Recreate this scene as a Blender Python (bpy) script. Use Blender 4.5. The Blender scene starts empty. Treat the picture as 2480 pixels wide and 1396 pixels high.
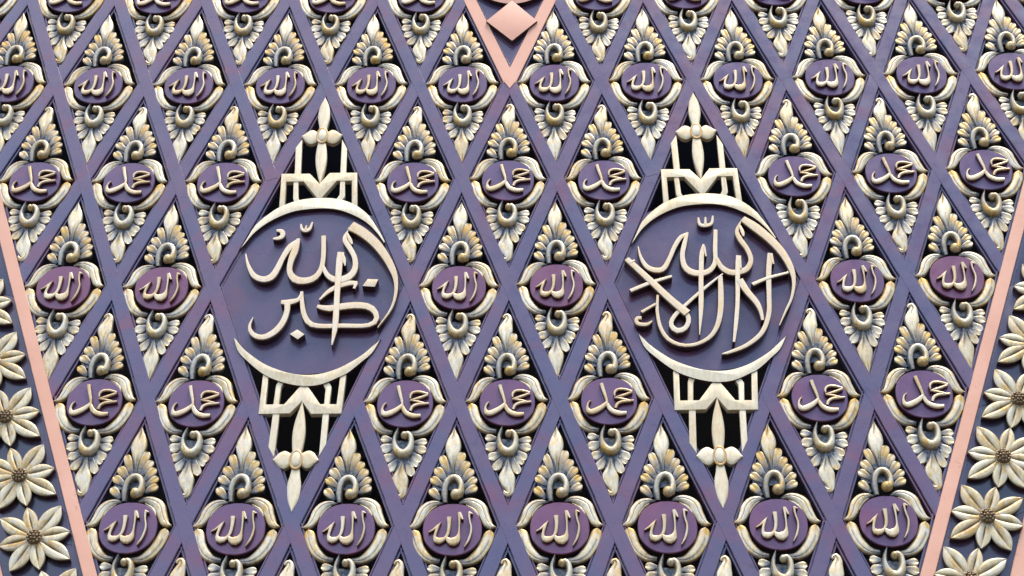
import bpy, bmesh, math, random
from mathutils import Vector, Matrix
random.seed(7)
R = math.radians
S = bpy.context.scene
COL = S.collection

# ------------------------------------------------------------------ camera
LIFT = 8.2                      # height of the screen's middle above the ground
CAM = (0.2347, -9.11286, -6.61257 + LIFT)
PITCH, YAW, ROLL = 0.62535, 0.02369, 0.00314
cd = bpy.data.cameras.new("camera"); cd.sensor_width = 36.0
cd.lens = 4512.83 / 2480 * 36; cd.clip_start = 0.1; cd.clip_end = 500
cam = bpy.data.objects.new("camera", cd); COL.objects.link(cam)
fwd = Vector((-math.sin(YAW) * math.cos(PITCH), math.cos(YAW) * math.cos(PITCH), math.sin(PITCH)))
rgt = Vector((math.cos(YAW), math.sin(YAW), 0)); upv = rgt.cross(fwd)
r2 = rgt * math.cos(ROLL) + upv * math.sin(ROLL); u2 = -rgt * math.sin(ROLL) + upv * math.cos(ROLL)
M = Matrix((r2, u2, -fwd)).transposed().to_4x4(); M.translation = Vector(CAM)
cam.matrix_world = M
S.camera = cam

# ------------------------------------------------------------------ sky, sun, exposure
SUN_EL, SUN_AZ = R(66), R(38)     # the sun stands high, off to the right, veiled
w = bpy.data.worlds.new("World"); S.world = w; w.use_nodes = True
nt = w.node_tree; nt.nodes.clear()
sky = nt.nodes.new('ShaderNodeTexSky'); sky.sky_type = 'NISHITA'; sky.sun_disc = False
sky.sun_elevation = SUN_EL; sky.sun_rotation = R(180) + SUN_AZ
sky.air_density = 1.0; sky.dust_density = 1.4; sky.ozone_density = 1.4
bg = nt.nodes.new('ShaderNodeBackground'); bg.inputs['Strength'].default_value = 0.12
wo = nt.nodes.new('ShaderNodeOutputWorld')
nt.links.new(sky.outputs[0], bg.inputs[0]); nt.links.new(bg.outputs[0], wo.inputs[0])
sd = bpy.data.lights.new("sun", 'SUN'); sd.energy = 1.2; sd.angle = R(24); sd.color = (1.0, 0.95, 0.87)
sun = bpy.data.objects.new("sun", sd); COL.objects.link(sun)
to_sun = Vector((math.sin(SUN_AZ) * math.cos(SUN_EL), -math.cos(SUN_AZ) * math.cos(SUN_EL), math.sin(SUN_EL)))
sun.rotation_euler = to_sun.to_track_quat('Z', 'Y').to_euler()
sun.location = (2, -20, 30)
S.view_settings.view_transform = 'Standard'; S.view_settings.look = 'None'
S.view_settings.gamma = 1.0; S.view_settings.use_curve_mapping = False
S.view_settings.exposure = 1.42

# ------------------------------------------------------------------ materials
def mat(name):
    m = bpy.data.materials.new(name); m.use_nodes = True
    n = m.node_tree.nodes; l = m.node_tree.links
    return m, n, l, n['Principled BSDF']
def noise(n, l, scale, detail=4, rough=.55, vec=None, dist=0.):
    t = n.new('ShaderNodeTexNoise'); t.inputs['Scale'].default_value = scale
    t.inputs['Detail'].default_value = detail; t.inputs['Roughness'].default_value = rough
    t.inputs['Distortion'].default_value = dist
    if vec is not None: l.new(vec, t.inputs['Vector'])
    return t.outputs['Fac']
def ramp(n, l, fac, stops):
    r = n.new('ShaderNodeValToRGB'); e = r.color_ramp.elements
    while len(e) < len(stops): e.new(0.5)
    for k, (p, c) in enumerate(stops): e[k].position = p; e[k].color = (*c, 1) if len(c) == 3 else c
    l.new(fac, r.inputs[0]); return r.outputs[0]
def g(v): return (v, v, v)
def mix(n, l, fac, a, b, mode='MIX'):
    x = n.new('ShaderNodeMix'); x.data_type = 'RGBA'; x.blend_type = mode
    for s, v in ((x.inputs[0], fac), (x.inputs[6], a), (x.inputs[7], b)):
        if hasattr(v, 'links'): l.new(v, s)
        elif isinstance(v, (int, float)): s.default_value = v
        else: s.default_value = (*v, 1)
    return x.outputs[2]
def math_(n, l, op, a, b=0.):
    x = n.new('ShaderNodeMath'); x.operation = op; x.use_clamp = True
    for s, v in ((x.inputs[0], a), (x.inputs[1], b)):
        if hasattr(v, 'links'): l.new(v, s)
        else: s.default_value = v
    return x.outputs[0]
def bump(n, l, b, fac, strength, dist=.004, normal=None):
    x = n.new('ShaderNodeBump'); x.inputs['Strength'].default_value = strength
    x.inputs['Distance'].default_value = dist; l.new(fac, x.inputs['Height'])
    if normal is not None: l.new(normal, x.inputs['Normal'])
    if b is not None: l.new(x.outputs[0], b.inputs['Normal'])
    return x.outputs[0]
def wcoord(n):   # position in the place itself, so neighbouring copies wear differently
    return n.new('ShaderNodeNewGeometry').outputs['Position']

def cracks(n, l, P, scale, width=.006):
    f = noise(n, l, scale, 3, .5, P, .3)
    return ramp(n, l, f, [(.5 - width, g(0)), (.5, g(1)), (.5 + width, g(0))])
def purple(name, a, b, red, redness, per_object=False, rough=.3):
    m, n, l, s = mat(name); P = wcoord(n)
    c = mix(n, l, ramp(n, l, noise(n, l, 1.9, 4, .55, P, .4), [(.38, g(0)), (.62, g(1))]), a, b)
    rf = ramp(n, l, noise(n, l, 2.7, 5, .65, P, .8), [(.50, g(0)), (.68, g(1))])
    rf = math_(n, l, 'MULTIPLY', rf, redness)
    if per_object:
        oi = n.new('ShaderNodeObjectInfo').outputs['Color']       # each medallion's own shift towards plum
        rf = math_(n, l, 'ADD', rf, oi)
    c = mix(n, l, rf, c, red)
    # dusty film and fine scratches in the lacquer
    dust = ramp(n, l, noise(n, l, 38, 6, .7, P), [(.6, g(0)), (.82, g(1))])
    c = mix(n, l, math_(n, l, 'MULTIPLY', dust, .17), c, (.32, .30, .34))
    chip = ramp(n, l, noise(n, l, 60, 3, .5, P), [(.785, g(0)), (.80, g(1))])
    c = mix(n, l, math_(n, l, 'MULTIPLY', chip, .7), c, (.62, .58, .58))
    ck = math_(n, l, 'MULTIPLY', cracks(n, l, P, 2.4), ramp(n, l, noise(n, l, 3.1, 2, .5, P), [(.52, g(0)), (.6, g(1))]))
    c = mix(n, l, math_(n, l, 'MULTIPLY', ck, .55), c, (.035, .025, .04))
    l.new(c, s.inputs['Base Color'])
    l.new(ramp(n, l, noise(n, l, 9, 5, .6, P), [(.3, g(rough - .09)), (.75, g(rough + .12))]), s.inputs['Roughness'])
    s.inputs['Specular IOR Level'].default_value = .6
    s.inputs['Coat Weight'].default_value = .7; s.inputs['Coat Roughness'].default_value = .13
    bump(n, l, s, noise(n, l, 14, 4, .55, P), .07, .006)
    return m
BLUE, VIOL, PLUM = (.080, .063, .132), (.118, .064, .122), (.170, .046, .090)
M_BAR = purple("bar_lacquer", BLUE, VIOL, PLUM, .9)
M_MED = purple("medallion_lacquer", (.094, .048, .126), (.120, .047, .120), (.180, .034, .088), .55, True)
M_BOARD = purple("board_lacquer", (.060, .043, .104), (.084, .041, .092), (.130, .034, .066), .75)
M_BAND = purple("band_lacquer", (.024, .022, .045), (.048, .028, .062), (.075, .024, .045), .7)

def gold(name, cream, ochre, amount, rough=.36, metal=.45, speck=.4, wash=(.040, .060, .095), silver=.42):
    m, n, l, s = mat(name); P = wcoord(n)
    oc = n.new('ShaderNodeTexCoord').outputs['Object']
    pat = n.new('ShaderNodeAttribute'); pat.attribute_name = 'patina_shade'
    gil = n.new('ShaderNodeAttribute'); gil.attribute_name = 'gilt'  # ochre tint, with warm reflection painted on upper lobes and lower scroll
    streak = n.new('ShaderNodeMapping'); streak.inputs['Scale'].default_value = (3.2, 1, 1)
    l.new(P, streak.inputs['Vector'])
    n1 = noise(n, l, 17, 6, .65, streak.outputs[0], .5)
    n2 = noise(n, l, 46, 5, .7, P)
    f = math_(n, l, 'MULTIPLY', ramp(n, l, n1, [(.42, g(0)), (.60, g(1))]), amount)
    f = math_(n, l, 'ADD', f, math_(n, l, 'MULTIPLY', gil.outputs['Fac'], ramp(n, l, n2, [(.3, g(.35)), (.62, g(1))])))
    rnd = n.new('ShaderNodeObjectInfo').outputs['Random']          # every carved piece was gilded by hand, some heavier
    f = math_(n, l, 'ADD', f, ramp(n, l, rnd, [(.35, g(0)), (1., g(.34))]))
    c = mix(n, l, f, cream, ochre)
    # silvery rub where the gilt is worn
    c = mix(n, l, math_(n, l, 'MULTIPLY', ramp(n, l, noise(n, l, 24, 6, .7, P, .8), [(.47, g(0)), (.60, g(1))]), silver), c, (.52, .52, .51))
    # blue-grey wash brushed on at the carving's roots; recess and side shade painted in
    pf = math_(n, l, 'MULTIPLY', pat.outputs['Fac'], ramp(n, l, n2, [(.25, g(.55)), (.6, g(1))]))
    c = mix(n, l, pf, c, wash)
    sp = ramp(n, l, noise(n, l, 75, 4, .6, P), [(.66, g(0)), (.74, g(1))])
    c = mix(n, l, math_(n, l, 'MULTIPLY', sp, speck), c, (.22, .19, .15))
    l.new(c, s.inputs['Base Color'])
    s.inputs['Metallic'].default_value = metal
    l.new(ramp(n, l, n1, [(.3, g(rough - .06)), (.7, g(rough + .14))]), s.inputs['Roughness'])
    bump(n, l, s, n1, .22, .006, bump(n, l, None, n2, .2, .003))
    return m
M_GOLD = gold("carved_gilt", (.85, .745, .53), (.58, .35, .08), .52, .34, .45)
M_LET = gold("letter_gilt", (.88, .71, .49), (.58, .36, .13), .35, .30, .5, .25, (.06, .025, .03), .12)
M_CREAM = gold("cream_gilt", (.83, .71, .50), (.60, .42, .19), .38, .42, .3, .45, silver=.10)
M_RIM = gold("boss_gilt", (.62, .38, .14), (.5, .28, .08), .5)
M_FLOW = gold("flower_gilt", (.74, .63, .40), (.46, .28, .075), .45, .38, .4, .35, (.045, .035, .04))

m, n, l, s = mat("pink_paint"); P = wcoord(n)
c = mix(n, l, ramp(n, l, noise(n, l, 3, 5, .6, P), [(.35, g(0)), (.7, g(1))]), (.80, .395, .255), (.86, .46, .31))
c = mix(n, l, math_(n, l, 'MULTIPLY', ramp(n, l, noise(n, l, 40, 5, .7, P), [(.66, g(0)), (.8, g(1))]), .4), c, (.50, .24, .18))
c = mix(n, l, math_(n, l, 'MULTIPLY', math_(n, l, 'MULTIPLY', cracks(n, l, P, 5.3, .004), ramp(n, l, noise(n, l, 6.1, 2, .5, P), [(.56, g(0)), (.62, g(1))])), .5), c, (.30, .13, .10))
c = mix(n, l, math_(n, l, 'MULTIPLY', ramp(n, l, noise(n, l, 1.7, 4, .6, P), [(.45, g(0)), (.75, g(1))]), .5), c, (.72, .36, .22))
l.new(c, s.inputs['Base Color']); s.inputs['Roughness'].default_value = .42
bump(n, l, s, noise(n, l, 25, 5, .6, P), .15, .005); M_PINK = m
m, n, l, s = mat("shaded_edge_lacquer"); P = wcoord(n)
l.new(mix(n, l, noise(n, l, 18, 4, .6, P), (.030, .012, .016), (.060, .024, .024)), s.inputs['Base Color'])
s.inputs['Roughness'].default_value = .45; M_SIDE = m  # dark maroon for side faces, the shade of undersides painted in
m, n, l, s = mat("seed_bronze"); P = wcoord(n)
l.new(mix(n, l, noise(n, l, 60, 3, .5, P), (.16, .10, .055), (.34, .23, .12)), s.inputs['Base Color'])
s.inputs['Metallic'].default_value = .6; s.inputs['Roughness'].default_value = .35; M_SEED = m
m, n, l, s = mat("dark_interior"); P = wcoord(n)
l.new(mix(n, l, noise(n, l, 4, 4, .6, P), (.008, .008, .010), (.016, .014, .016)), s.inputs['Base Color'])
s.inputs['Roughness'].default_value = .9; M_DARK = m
m, n, l, s = mat("dusty_steel"); P = wcoord(n)
l.new(mix(n, l, noise(n, l, 12, 4, .6, P), (.035, .034, .036), (.10, .09, .09)), s.inputs['Base Color'])
s.inputs['Roughness'].default_value = .7; M_STEEL = m
m, n, l, s = mat("stone_paving"); P = wcoord(n)
l.new(mix(n, l, noise(n, l, .8, 5, .6, P), (.055, .050, .045), (.085, .075, .065)), s.inputs['Base Color'])
s.inputs['Roughness'].default_value = .8; M_GROUND = m

# ------------------------------------------------------------------ carved shapes: (x, z, half width) rows in metres
DATA = {
 'tip_up': [[-0.0131,0.3143,0.007],[-0.0155,0.3802,0.0114],[-0.0178,0.4466,0.0329],[-0.0176,0.5022,0.0457],[-0.0149,0.5525,0.0371],[-0.0131,0.5946,0.0168],[-0.0136,0.6313,0.0009]],
 'lobes_up': [[[-0.0358,0.3146,0.0113],[-0.0514,0.3609,0.0195],[-0.067,0.4074,0.0243],[-0.0805,0.4475,0.0223]],[[-0.0534,0.2875,0.0134],[-0.0738,0.3155,0.0233],[-0.0942,0.3436,0.0289],[-0.1117,0.3678,0.0265]],[[-0.0711,0.2496,0.0127],[-0.0938,0.269,0.0219],[-0.1165,0.2884,0.0272],[-0.136,0.305,0.025]],[[-0.0805,0.1631,0.0121],[-0.1008,0.188,0.021],[-0.1211,0.2129,0.0261],[-0.1385,0.2342,0.0239]],[[0.0035,0.325,0.0123],[0.0156,0.3748,0.0212],[0.0277,0.4248,0.0264],[0.0382,0.468,0.0242]],[[0.0252,0.3137,0.0115],[0.0409,0.3471,0.0199],[0.0566,0.3805,0.0248],[0.0702,0.4093,0.0227]],[[0.0421,0.2807,0.0125],[0.0608,0.3082,0.0216],[0.0795,0.3357,0.0268],[0.0956,0.3593,0.0246]],[[0.0525,0.2425,0.0112],[0.0756,0.2631,0.0193],[0.0987,0.2837,0.024],[0.1186,0.3015,0.022]],[[0.0519,0.2045,0.012],[0.0768,0.2193,0.0208],[0.1018,0.2342,0.0259],[0.1232,0.2469,0.0237]]],
 'scroll_up': [[-0.0505,0.1331,0.013],[-0.0565,0.1844,0.0182],[-0.0561,0.2277,0.0193],[-0.0427,0.271,0.0211],[-0.0142,0.2951,0.0206],[0.0161,0.2865,0.0205],[0.034,0.2536,0.0178],[0.0335,0.2183,0.0184],[0.0236,0.1914,0.0225],[0.004,0.1825,0.0211]],
 'leaf_ur': [[0.0251,0.1402,0.0064],[0.0663,0.153,0.0215],[0.1093,0.1417,0.0315],[0.1475,0.1117,0.0338],[0.1659,0.0633,0.0295],[0.1842,0.0178,0.0273],[0.2052,-0.0037,0.0175],[0.2316,-0.0098,0.0016]],
 'leaf_ul': [[-0.0677,0.1387,0.0075],[-0.1066,0.1393,0.0203],[-0.1455,0.121,0.0296],[-0.1758,0.0839,0.0306],[-0.191,0.0415,0.0286],[-0.2146,0.0046,0.021],[-0.2554,-0.015,0.0016]],
 'fold_ur': [[0.0659,0.1278,0.0042],[0.1043,0.1042,0.0111],[0.1274,0.0745,0.0112],[0.1359,0.0451,0.0013]],
 'fold_ul': [[-0.0981,0.123,0.0041],[-0.1327,0.0994,0.011],[-0.1509,0.0729,0.0101],[-0.1566,0.049,0.0013]],
 'leaf_ll': [[-0.0718,-0.2166,0.014],[-0.1222,-0.2092,0.0248],[-0.1635,-0.1749,0.032],[-0.191,-0.1293,0.0331],[-0.2048,-0.0837,0.0342],[-0.2209,-0.0276,0.0314]],
 'leaf_lr': [[0.0268,-0.2223,0.014],[0.0796,-0.2202,0.0232],[0.1261,-0.1899,0.034],[0.1591,-0.1452,0.0347],[0.1832,-0.0945,0.0343],[0.2008,-0.0309,0.0293]],
 'scroll_dn': [[-0.0372,-0.199,0.0038],[-0.0505,-0.2437,0.0116],[-0.0541,-0.2884,0.0147],[-0.0386,-0.3413,0.0228],[-0.0047,-0.3639,0.0276],[0.0275,-0.3421,0.0227],[0.0405,-0.2951,0.0165],[0.0355,-0.256,0.0164],[0.0175,-0.2379,0.0179],[-0.0015,-0.2488,0.0152]],
 'bead_up': [0.0054,0.1862,0.0285],
 'bead_dn': [-0.0015,-0.2488,0.0188],
 'mo_a': [-0.0067,-0.034],
 'mo_m': [-0.005,-0.001],
 'lobes_dn': [[[-0.0722,-0.2658,0.0123],[-0.0949,-0.2636,0.0212],[-0.1177,-0.2613,0.0264],[-0.1372,-0.2594,0.0241]],[[-0.0634,-0.3105,0.0167],[-0.0887,-0.3183,0.0288],[-0.114,-0.3262,0.0357],[-0.1357,-0.3329,0.0327]],[[-0.0503,-0.3716,0.015],[-0.0743,-0.3809,0.0258],[-0.0982,-0.3903,0.0321],[-0.1188,-0.3983,0.0293]],[[-0.0369,-0.3993,0.0129],[-0.0539,-0.427,0.0223],[-0.0708,-0.4546,0.0277],[-0.0853,-0.4782,0.0253]],[[0.058,-0.2842,0.0122],[0.0836,-0.2826,0.0211],[0.1093,-0.2809,0.0262],[0.1312,-0.2796,0.024]],[[0.0575,-0.3176,0.0145],[0.0821,-0.3256,0.025],[0.1067,-0.3337,0.0311],[0.1278,-0.3406,0.0284]],[[0.0477,-0.3617,0.0148],[0.0655,-0.3794,0.0255],[0.0832,-0.3969,0.0316],[0.0983,-0.412,0.0289]],[[0.0404,-0.3947,0.0106],[0.0548,-0.4113,0.0183],[0.0692,-0.4278,0.0228],[0.0815,-0.4419,0.0208]],[[0.0221,-0.4055,0.0124],[0.0335,-0.4403,0.0214],[0.0449,-0.4748,0.0265],[0.0547,-0.5044,0.0242]]],
 'tip_dn': [[-0.0096,-0.3969,0.01],[-0.0093,-0.449,0.0181],[-0.0107,-0.4927,0.0362],[-0.0121,-0.5308,0.0483],[-0.0096,-0.5849,0.0383],[-0.0066,-0.6387,0.0202],[-0.0042,-0.6987,0.0009]],
 'curl_up': [[-0.0096,0.3176,0.0061],[-0.012,0.3806,0.0131],[-0.0145,0.4384,0.0285],[-0.0147,0.4906,0.0444],[-0.0039,0.5428,0.0329],[0.0049,0.5778,0.023],[-0.0041,0.6014,0.0166],[-0.0195,0.5958,0.0121],[-0.0274,0.5812,0.007]],
 'curl_dn': [[-0.0052,-0.3994,0.0092],[-0.0086,-0.4548,0.0202],[-0.0121,-0.5006,0.0402],[-0.012,-0.5327,0.0481],[-0.0045,-0.5692,0.0398],[0.0046,-0.6012,0.0273],[0.0047,-0.6283,0.0194],[-0.0115,-0.6372,0.0172],[-0.026,-0.6256,0.0101],[-0.0316,-0.6096,0.0045]],
 'word_a': [[[-0.1352,-0.0641,0.003],[-0.1112,-0.0483,0.0053],[-0.0898,-0.0287,0.0082],[-0.0675,-0.0005,0.0015]],[[-0.0735,-0.0075,0.0029],[-0.088,-0.0373,0.0079],[-0.0979,-0.0727,0.0076],[-0.0997,-0.0987,0.0104],[-0.086,-0.1143,0.02],[-0.0637,-0.112,0.017],[-0.0419,-0.0973,0.0089],[-0.0283,-0.0659,0.0091],[-0.0234,-0.0174,0.0102],[-0.0251,0.0307,0.0134]],[[-0.0371,-0.0955,0.0046],[-0.024,-0.1123,0.0165],[-0.0001,-0.1211,0.027],[0.0216,-0.1053,0.0205],[0.0306,-0.0757,0.0082],[0.0325,-0.0216,0.005],[0.0304,0.0592,0.0094]],[[0.0313,0.0573,0.0085],[0.0412,0.0346,0.0085],[0.0511,0.0127,0.0046]],[[0.0876,0.0613,0.0089],[0.0856,0.0379,0.006],[0.0891,0.0041,0.005],[0.0976,-0.0335,0.0056],[0.0958,-0.0707,0.0062],[0.0828,-0.117,0.006],[0.0618,-0.1563,0.0018]],[[0.0858,0.0549,0.0058],[0.1048,0.0472,0.0029]]],
 'word_m': [[[-0.0478,0.1059,0.0118],[-0.0352,0.0541,0.011],[-0.0212,-0.0004,0.0085],[-0.0164,-0.0447,0.0076]],[[-0.0165,-0.025,0.011],[-0.0529,-0.0598,0.0169],[-0.0983,-0.0845,0.0194],[-0.1242,-0.0841,0.0163],[-0.1329,-0.0546,0.0076],[-0.1248,-0.0253,0.0051],[-0.1104,-0.0118,0.0028]],[[-0.018,-0.0348,0.0108],[0.0042,-0.0773,0.0152],[0.0461,-0.0984,0.0164],[0.0916,-0.0971,0.0117]],[[0.0293,-0.0669,0.0098],[0.0414,-0.0377,0.0117],[0.0688,-0.0224,0.0117],[0.0993,-0.019,0.0108],[0.1359,-0.0156,0.0069]],[[0.0246,0.0028,0.0039],[0.0612,-0.0017,0.0078],[0.107,-0.0151,0.0087]],[[0.0261,0.0038,0.0039],[0.0688,0.0169,0.0107],[0.1285,0.0417,0.0087]],[[0.1285,0.0456,0.0078],[0.0841,0.0602,0.0099],[0.0459,0.0588,0.0098],[0.0276,0.0393,0.0091],[0.0276,0.0136,0.0046]]],
 'panel_l': [[[-0.412,0.2164,0.0034],[-0.3902,0.135,0.0104],[-0.3487,0.0541,0.0186],[-0.2901,0.0235,0.0233],[-0.2398,0.042,0.025],[-0.2098,0.1004,0.0212],[-0.1816,0.1861,0.0184],[-0.144,0.2671,0.0203],[-0.0994,0.3157,0.0126]],[[-0.0942,0.3288,0.0111],[-0.1115,0.2394,0.0241],[-0.1314,0.1531,0.0199],[-0.132,0.0779,0.0188],[-0.0961,0.0219,0.0273],[-0.0391,0.0073,0.0267],[0.0198,0.0278,0.0229],[0.0549,0.0861,0.0168],[0.0662,0.1827,0.0158],[0.0586,0.3486,0.0158]],[[0.0676,0.1181,0.0105],[0.0958,0.0534,0.0165],[0.1411,0.0156,0.0226],[0.1928,0.0149,0.0256],[0.2428,0.0461,0.0242],[0.2656,0.1046,0.0195],[0.2573,0.1801,0.0173],[0.2278,0.2456,0.018],[0.196,0.3006,0.0177],[0.1904,0.339,0.0127],[0.2071,0.3862,0.0029]],[[0.1994,0.3664,0.0072],[0.2243,0.3111,0.0125],[0.2374,0.2781,0.0053]],[[0.221,0.4214,0.0392],[0.2956,0.3706,0.0362],[0.3782,0.2871,0.0325],[0.4434,0.1883,0.0274],[0.4907,0.0908,0.0229],[0.5157,0.0052,0.0154],[0.5198,-0.1003,0.0104],[0.4945,-0.2148,0.0073],[0.4223,-0.3457,0.0028]],[[0.1729,0.2159,0.0231],[0.168,0.149,0.0228],[0.1672,-0.0642,0.019],[0.1695,-0.3241,0.0188],[0.1578,-0.4685,0.0034]],[[0.182,0.2082,0.0069],[0.1951,0.1594,0.0121],[0.2047,0.1108,0.0034]],[[0.0628,-0.1342,0.005],[0.1121,-0.074,0.0143],[0.1698,-0.0346,0.0189],[0.2287,-0.0121,0.0192],[0.2846,-0.0129,0.0149]],[[0.2803,-0.0128,0.0112],[0.2653,-0.0549,0.0083]],[[0.0523,-0.1831,0.0123],[0.1197,-0.1996,0.0229],[0.204,-0.1861,0.0251],[0.2887,-0.1778,0.025],[0.3661,-0.1924,0.0238],[0.4093,-0.2448,0.0171],[0.4051,-0.3014,0.0174],[0.3472,-0.3284,0.0155],[0.2119,-0.3267,0.0165],[0.0852,-0.3282,0.0174],[0.018,-0.3099,0.019],[-0.0199,-0.2496,0.017],[-0.0384,-0.1663,0.0144],[-0.0481,-0.074,0.0103]],[[-0.0431,-0.0846,0.0095],[-0.0638,-0.1326,0.0143],[-0.1137,-0.1507,0.0211],[-0.1666,-0.1521,0.0147]],[[-0.1292,-0.1495,0.0206],[-0.1259,-0.2172,0.0185],[-0.1453,-0.2996,0.0207],[-0.1908,-0.3687,0.0221],[-0.2554,-0.4056,0.0196],[-0.3145,-0.3845,0.0165],[-0.3412,-0.3279,0.0093],[-0.3247,-0.2623,0.0027]]],
 'panel_l_dots': [[[-0.0986,-0.3821],[-0.0553,-0.35],[-0.009,-0.3852],[-0.0478,-0.4214]],[[0.3158,-0.0366],[0.3459,0.016],[0.4097,0.0109],[0.3916,-0.0439]]],
 'panel_l_marks': [[[-0.0902,0.448,0.0052],[-0.0805,0.4091,0.0093],[-0.0568,0.3977,0.0133],[-0.0332,0.4117,0.0102],[-0.0189,0.4626,0.0048]],[[-0.0571,0.401,0.009],[-0.0551,0.4364,0.0045]],[[-0.2362,0.3991,0.0087],[-0.204,0.392,0.0156],[-0.1962,0.3588,0.0153],[-0.2193,0.3393,0.0133],[-0.254,0.3343,0.0056]]],
 'panel_r': [[[-0.4114,0.2405,0.0028],[-0.3981,0.1615,0.0095],[-0.3651,0.0884,0.0165],[-0.3127,0.0599,0.02],[-0.263,0.0725,0.0182],[-0.2238,0.1479,0.0149],[-0.188,0.2374,0.015],[-0.1485,0.3072,0.0151],[-0.1093,0.3317,0.0108]],[[-0.1051,0.3431,0.0091],[-0.1299,0.2479,0.0163],[-0.1447,0.1692,0.0161],[-0.1371,0.0909,0.0192],[-0.0994,0.0437,0.0239],[-0.0377,0.0318,0.022],[0.0172,0.0554,0.0181],[0.0503,0.1162,0.0152],[0.0568,0.2227,0.0153],[0.068,0.3612,0.0136]],[[0.0601,0.144,0.0117],[0.0854,0.0767,0.0184],[0.1318,0.0372,0.0221],[0.1852,0.0365,0.0218],[0.2405,0.0635,0.0196],[0.2676,0.1299,0.0161],[0.2509,0.2087,0.0166],[0.2115,0.2885,0.0178],[0.1977,0.3513,0.0126],[0.2301,0.4278,0.0037]],[[0.2167,0.3912,0.0078],[0.2312,0.3394,0.0124],[0.2352,0.3052,0.0046]],[[0.2383,0.4415,0.0244],[0.3082,0.3784,0.0328],[0.3996,0.2745,0.0297],[0.4633,0.172,0.0262],[0.503,0.0599,0.0208],[0.5123,-0.0395,0.0124],[0.4888,-0.1592,0.0088],[0.4456,-0.2557,0.0071],[0.4003,-0.3597,0.0026]],[[-0.484,0.1425,0.0186],[-0.36,-0.0059,0.0225],[-0.2338,-0.1606,0.0244],[-0.1378,-0.2643,0.0284]],[[-0.4645,0.112,0.0107],[-0.4352,0.1284,0.0064]],[[-0.1457,-0.2481,0.0165],[-0.1313,-0.3072,0.0157],[-0.1545,-0.3655,0.0164],[-0.2051,-0.3839,0.0201],[-0.2378,-0.3379,0.015],[-0.2111,-0.2741,0.0141],[-0.1292,-0.1836,0.0107],[-0.0169,-0.0708,0.0099],[0.0911,0.0267,0.004]],[[-0.3074,-0.1271,0.0079],[-0.3151,-0.246,0.0106],[-0.3001,-0.3637,0.0119],[-0.2561,-0.4488,0.013],[-0.18,-0.4896,0.0115],[-0.0929,-0.4823,0.0113],[-0.0118,-0.4307,0.0133],[0.0368,-0.3467,0.0159],[0.061,-0.24,0.0183],[0.0709,-0.1102,0.0186],[0.0749,0.0104,0.0143]],[[-0.0119,0.2485,0.0072],[-0.0282,0.1676,0.0161],[-0.0412,0.0009,0.016],[-0.0536,-0.217,0.0158],[-0.0738,-0.4194,0.0026]],[[-0.0103,0.2293,0.0092],[-0.0019,0.156,0.0046]],[[0.1953,0.1578,0.0178],[0.1819,0.0532,0.016],[0.167,-0.1658,0.0141],[0.1473,-0.3268,0.0139],[0.1243,-0.4745,0.0078]],[[0.1988,0.1309,0.0109],[0.2027,0.0584,0.0045]],[[0.1881,-0.0242,0.0245],[0.228,-0.1123,0.0218],[0.2753,-0.1889,0.0195],[0.2968,-0.2538,0.0138],[0.3039,-0.3223,0.009]],[[0.3876,0.1776,0.0178],[0.367,0.0285,0.0177],[0.356,-0.1466,0.0158],[0.3433,-0.2758,0.0157],[0.2943,-0.4029,0.0154],[0.201,-0.4911,0.0137],[0.0938,-0.542,0.0101],[0.0499,-0.554,0.0031]],[[0.3912,0.1674,0.013],[0.4016,0.0946,0.0056]],[[0.263,-0.0559,0.0126],[0.3596,-0.01,0.0107],[0.4853,0.0292,0.0075]],[[-0.4698,-0.0944,0.0127],[-0.3524,-0.039,0.0128],[-0.2169,0.0099,0.0086]],[[-0.4094,-0.2534,0.0102],[-0.3217,-0.1941,0.0082]],[[-0.4111,-0.2962,0.0128],[-0.4401,-0.3001,0.0121],[-0.4344,-0.3354,0.0134],[-0.3823,-0.3435,0.0116],[-0.3481,-0.3205,0.004]]],
 'panel_r_marks': [[[-0.0313,0.4639,0.0056],[-0.0252,0.4119,0.0105],[0.0106,0.4022,0.0126],[0.0479,0.4189,0.0098],[0.0587,0.4765,0.0055]],[[0.0093,0.4114,0.0091],[0.0125,0.4656,0.0055]]],
 'crescent_up': [[-0.4527,0.2701],[-0.4235,0.3377],[-0.3719,0.4565],[-0.2826,0.5559],[-0.2154,0.6056],[-0.1117,0.6493],[0.012,0.6645],[0.1375,0.6513],[0.2378,0.6045],[0.3216,0.5246],[0.3885,0.4122],[0.4366,0.3124],[0.4299,0.3059],[0.3902,0.3735],[0.3249,0.4553],[0.2515,0.5122],[0.1605,0.5584],[0.0707,0.5788],[-0.0357,0.577],[-0.141,0.5594],[-0.2352,0.5159],[-0.3189,0.4557],[-0.3836,0.3845],[-0.4258,0.3136]],
 'crescent_dn': [[-0.4325,-0.3898],[-0.3986,-0.4866],[-0.3378,-0.5577],[-0.2383,-0.6486],[-0.1428,-0.6992],[-0.0494,-0.7278],[0.0341,-0.7357],[0.116,-0.7219],[0.2128,-0.6737],[0.261,-0.6445],[0.3403,-0.5658],[0.396,-0.5063],[0.4419,-0.4057],[0.4301,-0.4259],[0.386,-0.4709],[0.3381,-0.5207],[0.2737,-0.57],[0.193,-0.6189],[0.0951,-0.6525],[0.0039,-0.6584],[-0.0802,-0.6455],[-0.1659,-0.6147],[-0.2443,-0.5738],[-0.316,-0.5178],[-0.3709,-0.4667],[-0.4184,-0.4052]],
 'frame_up': [[-0.2382,0.5753],[-0.2436,0.8686],[-0.063,0.8658],[0.003,0.7834],[0.0617,0.8709],[0.2359,0.8699],[0.2505,0.585],[0.2157,0.6024],[0.2049,0.8062],[0.1094,0.8051],[0.0216,0.669],[-0.0065,0.6695],[-0.0993,0.8039],[-0.2091,0.8039],[-0.2051,0.5959]],
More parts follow.
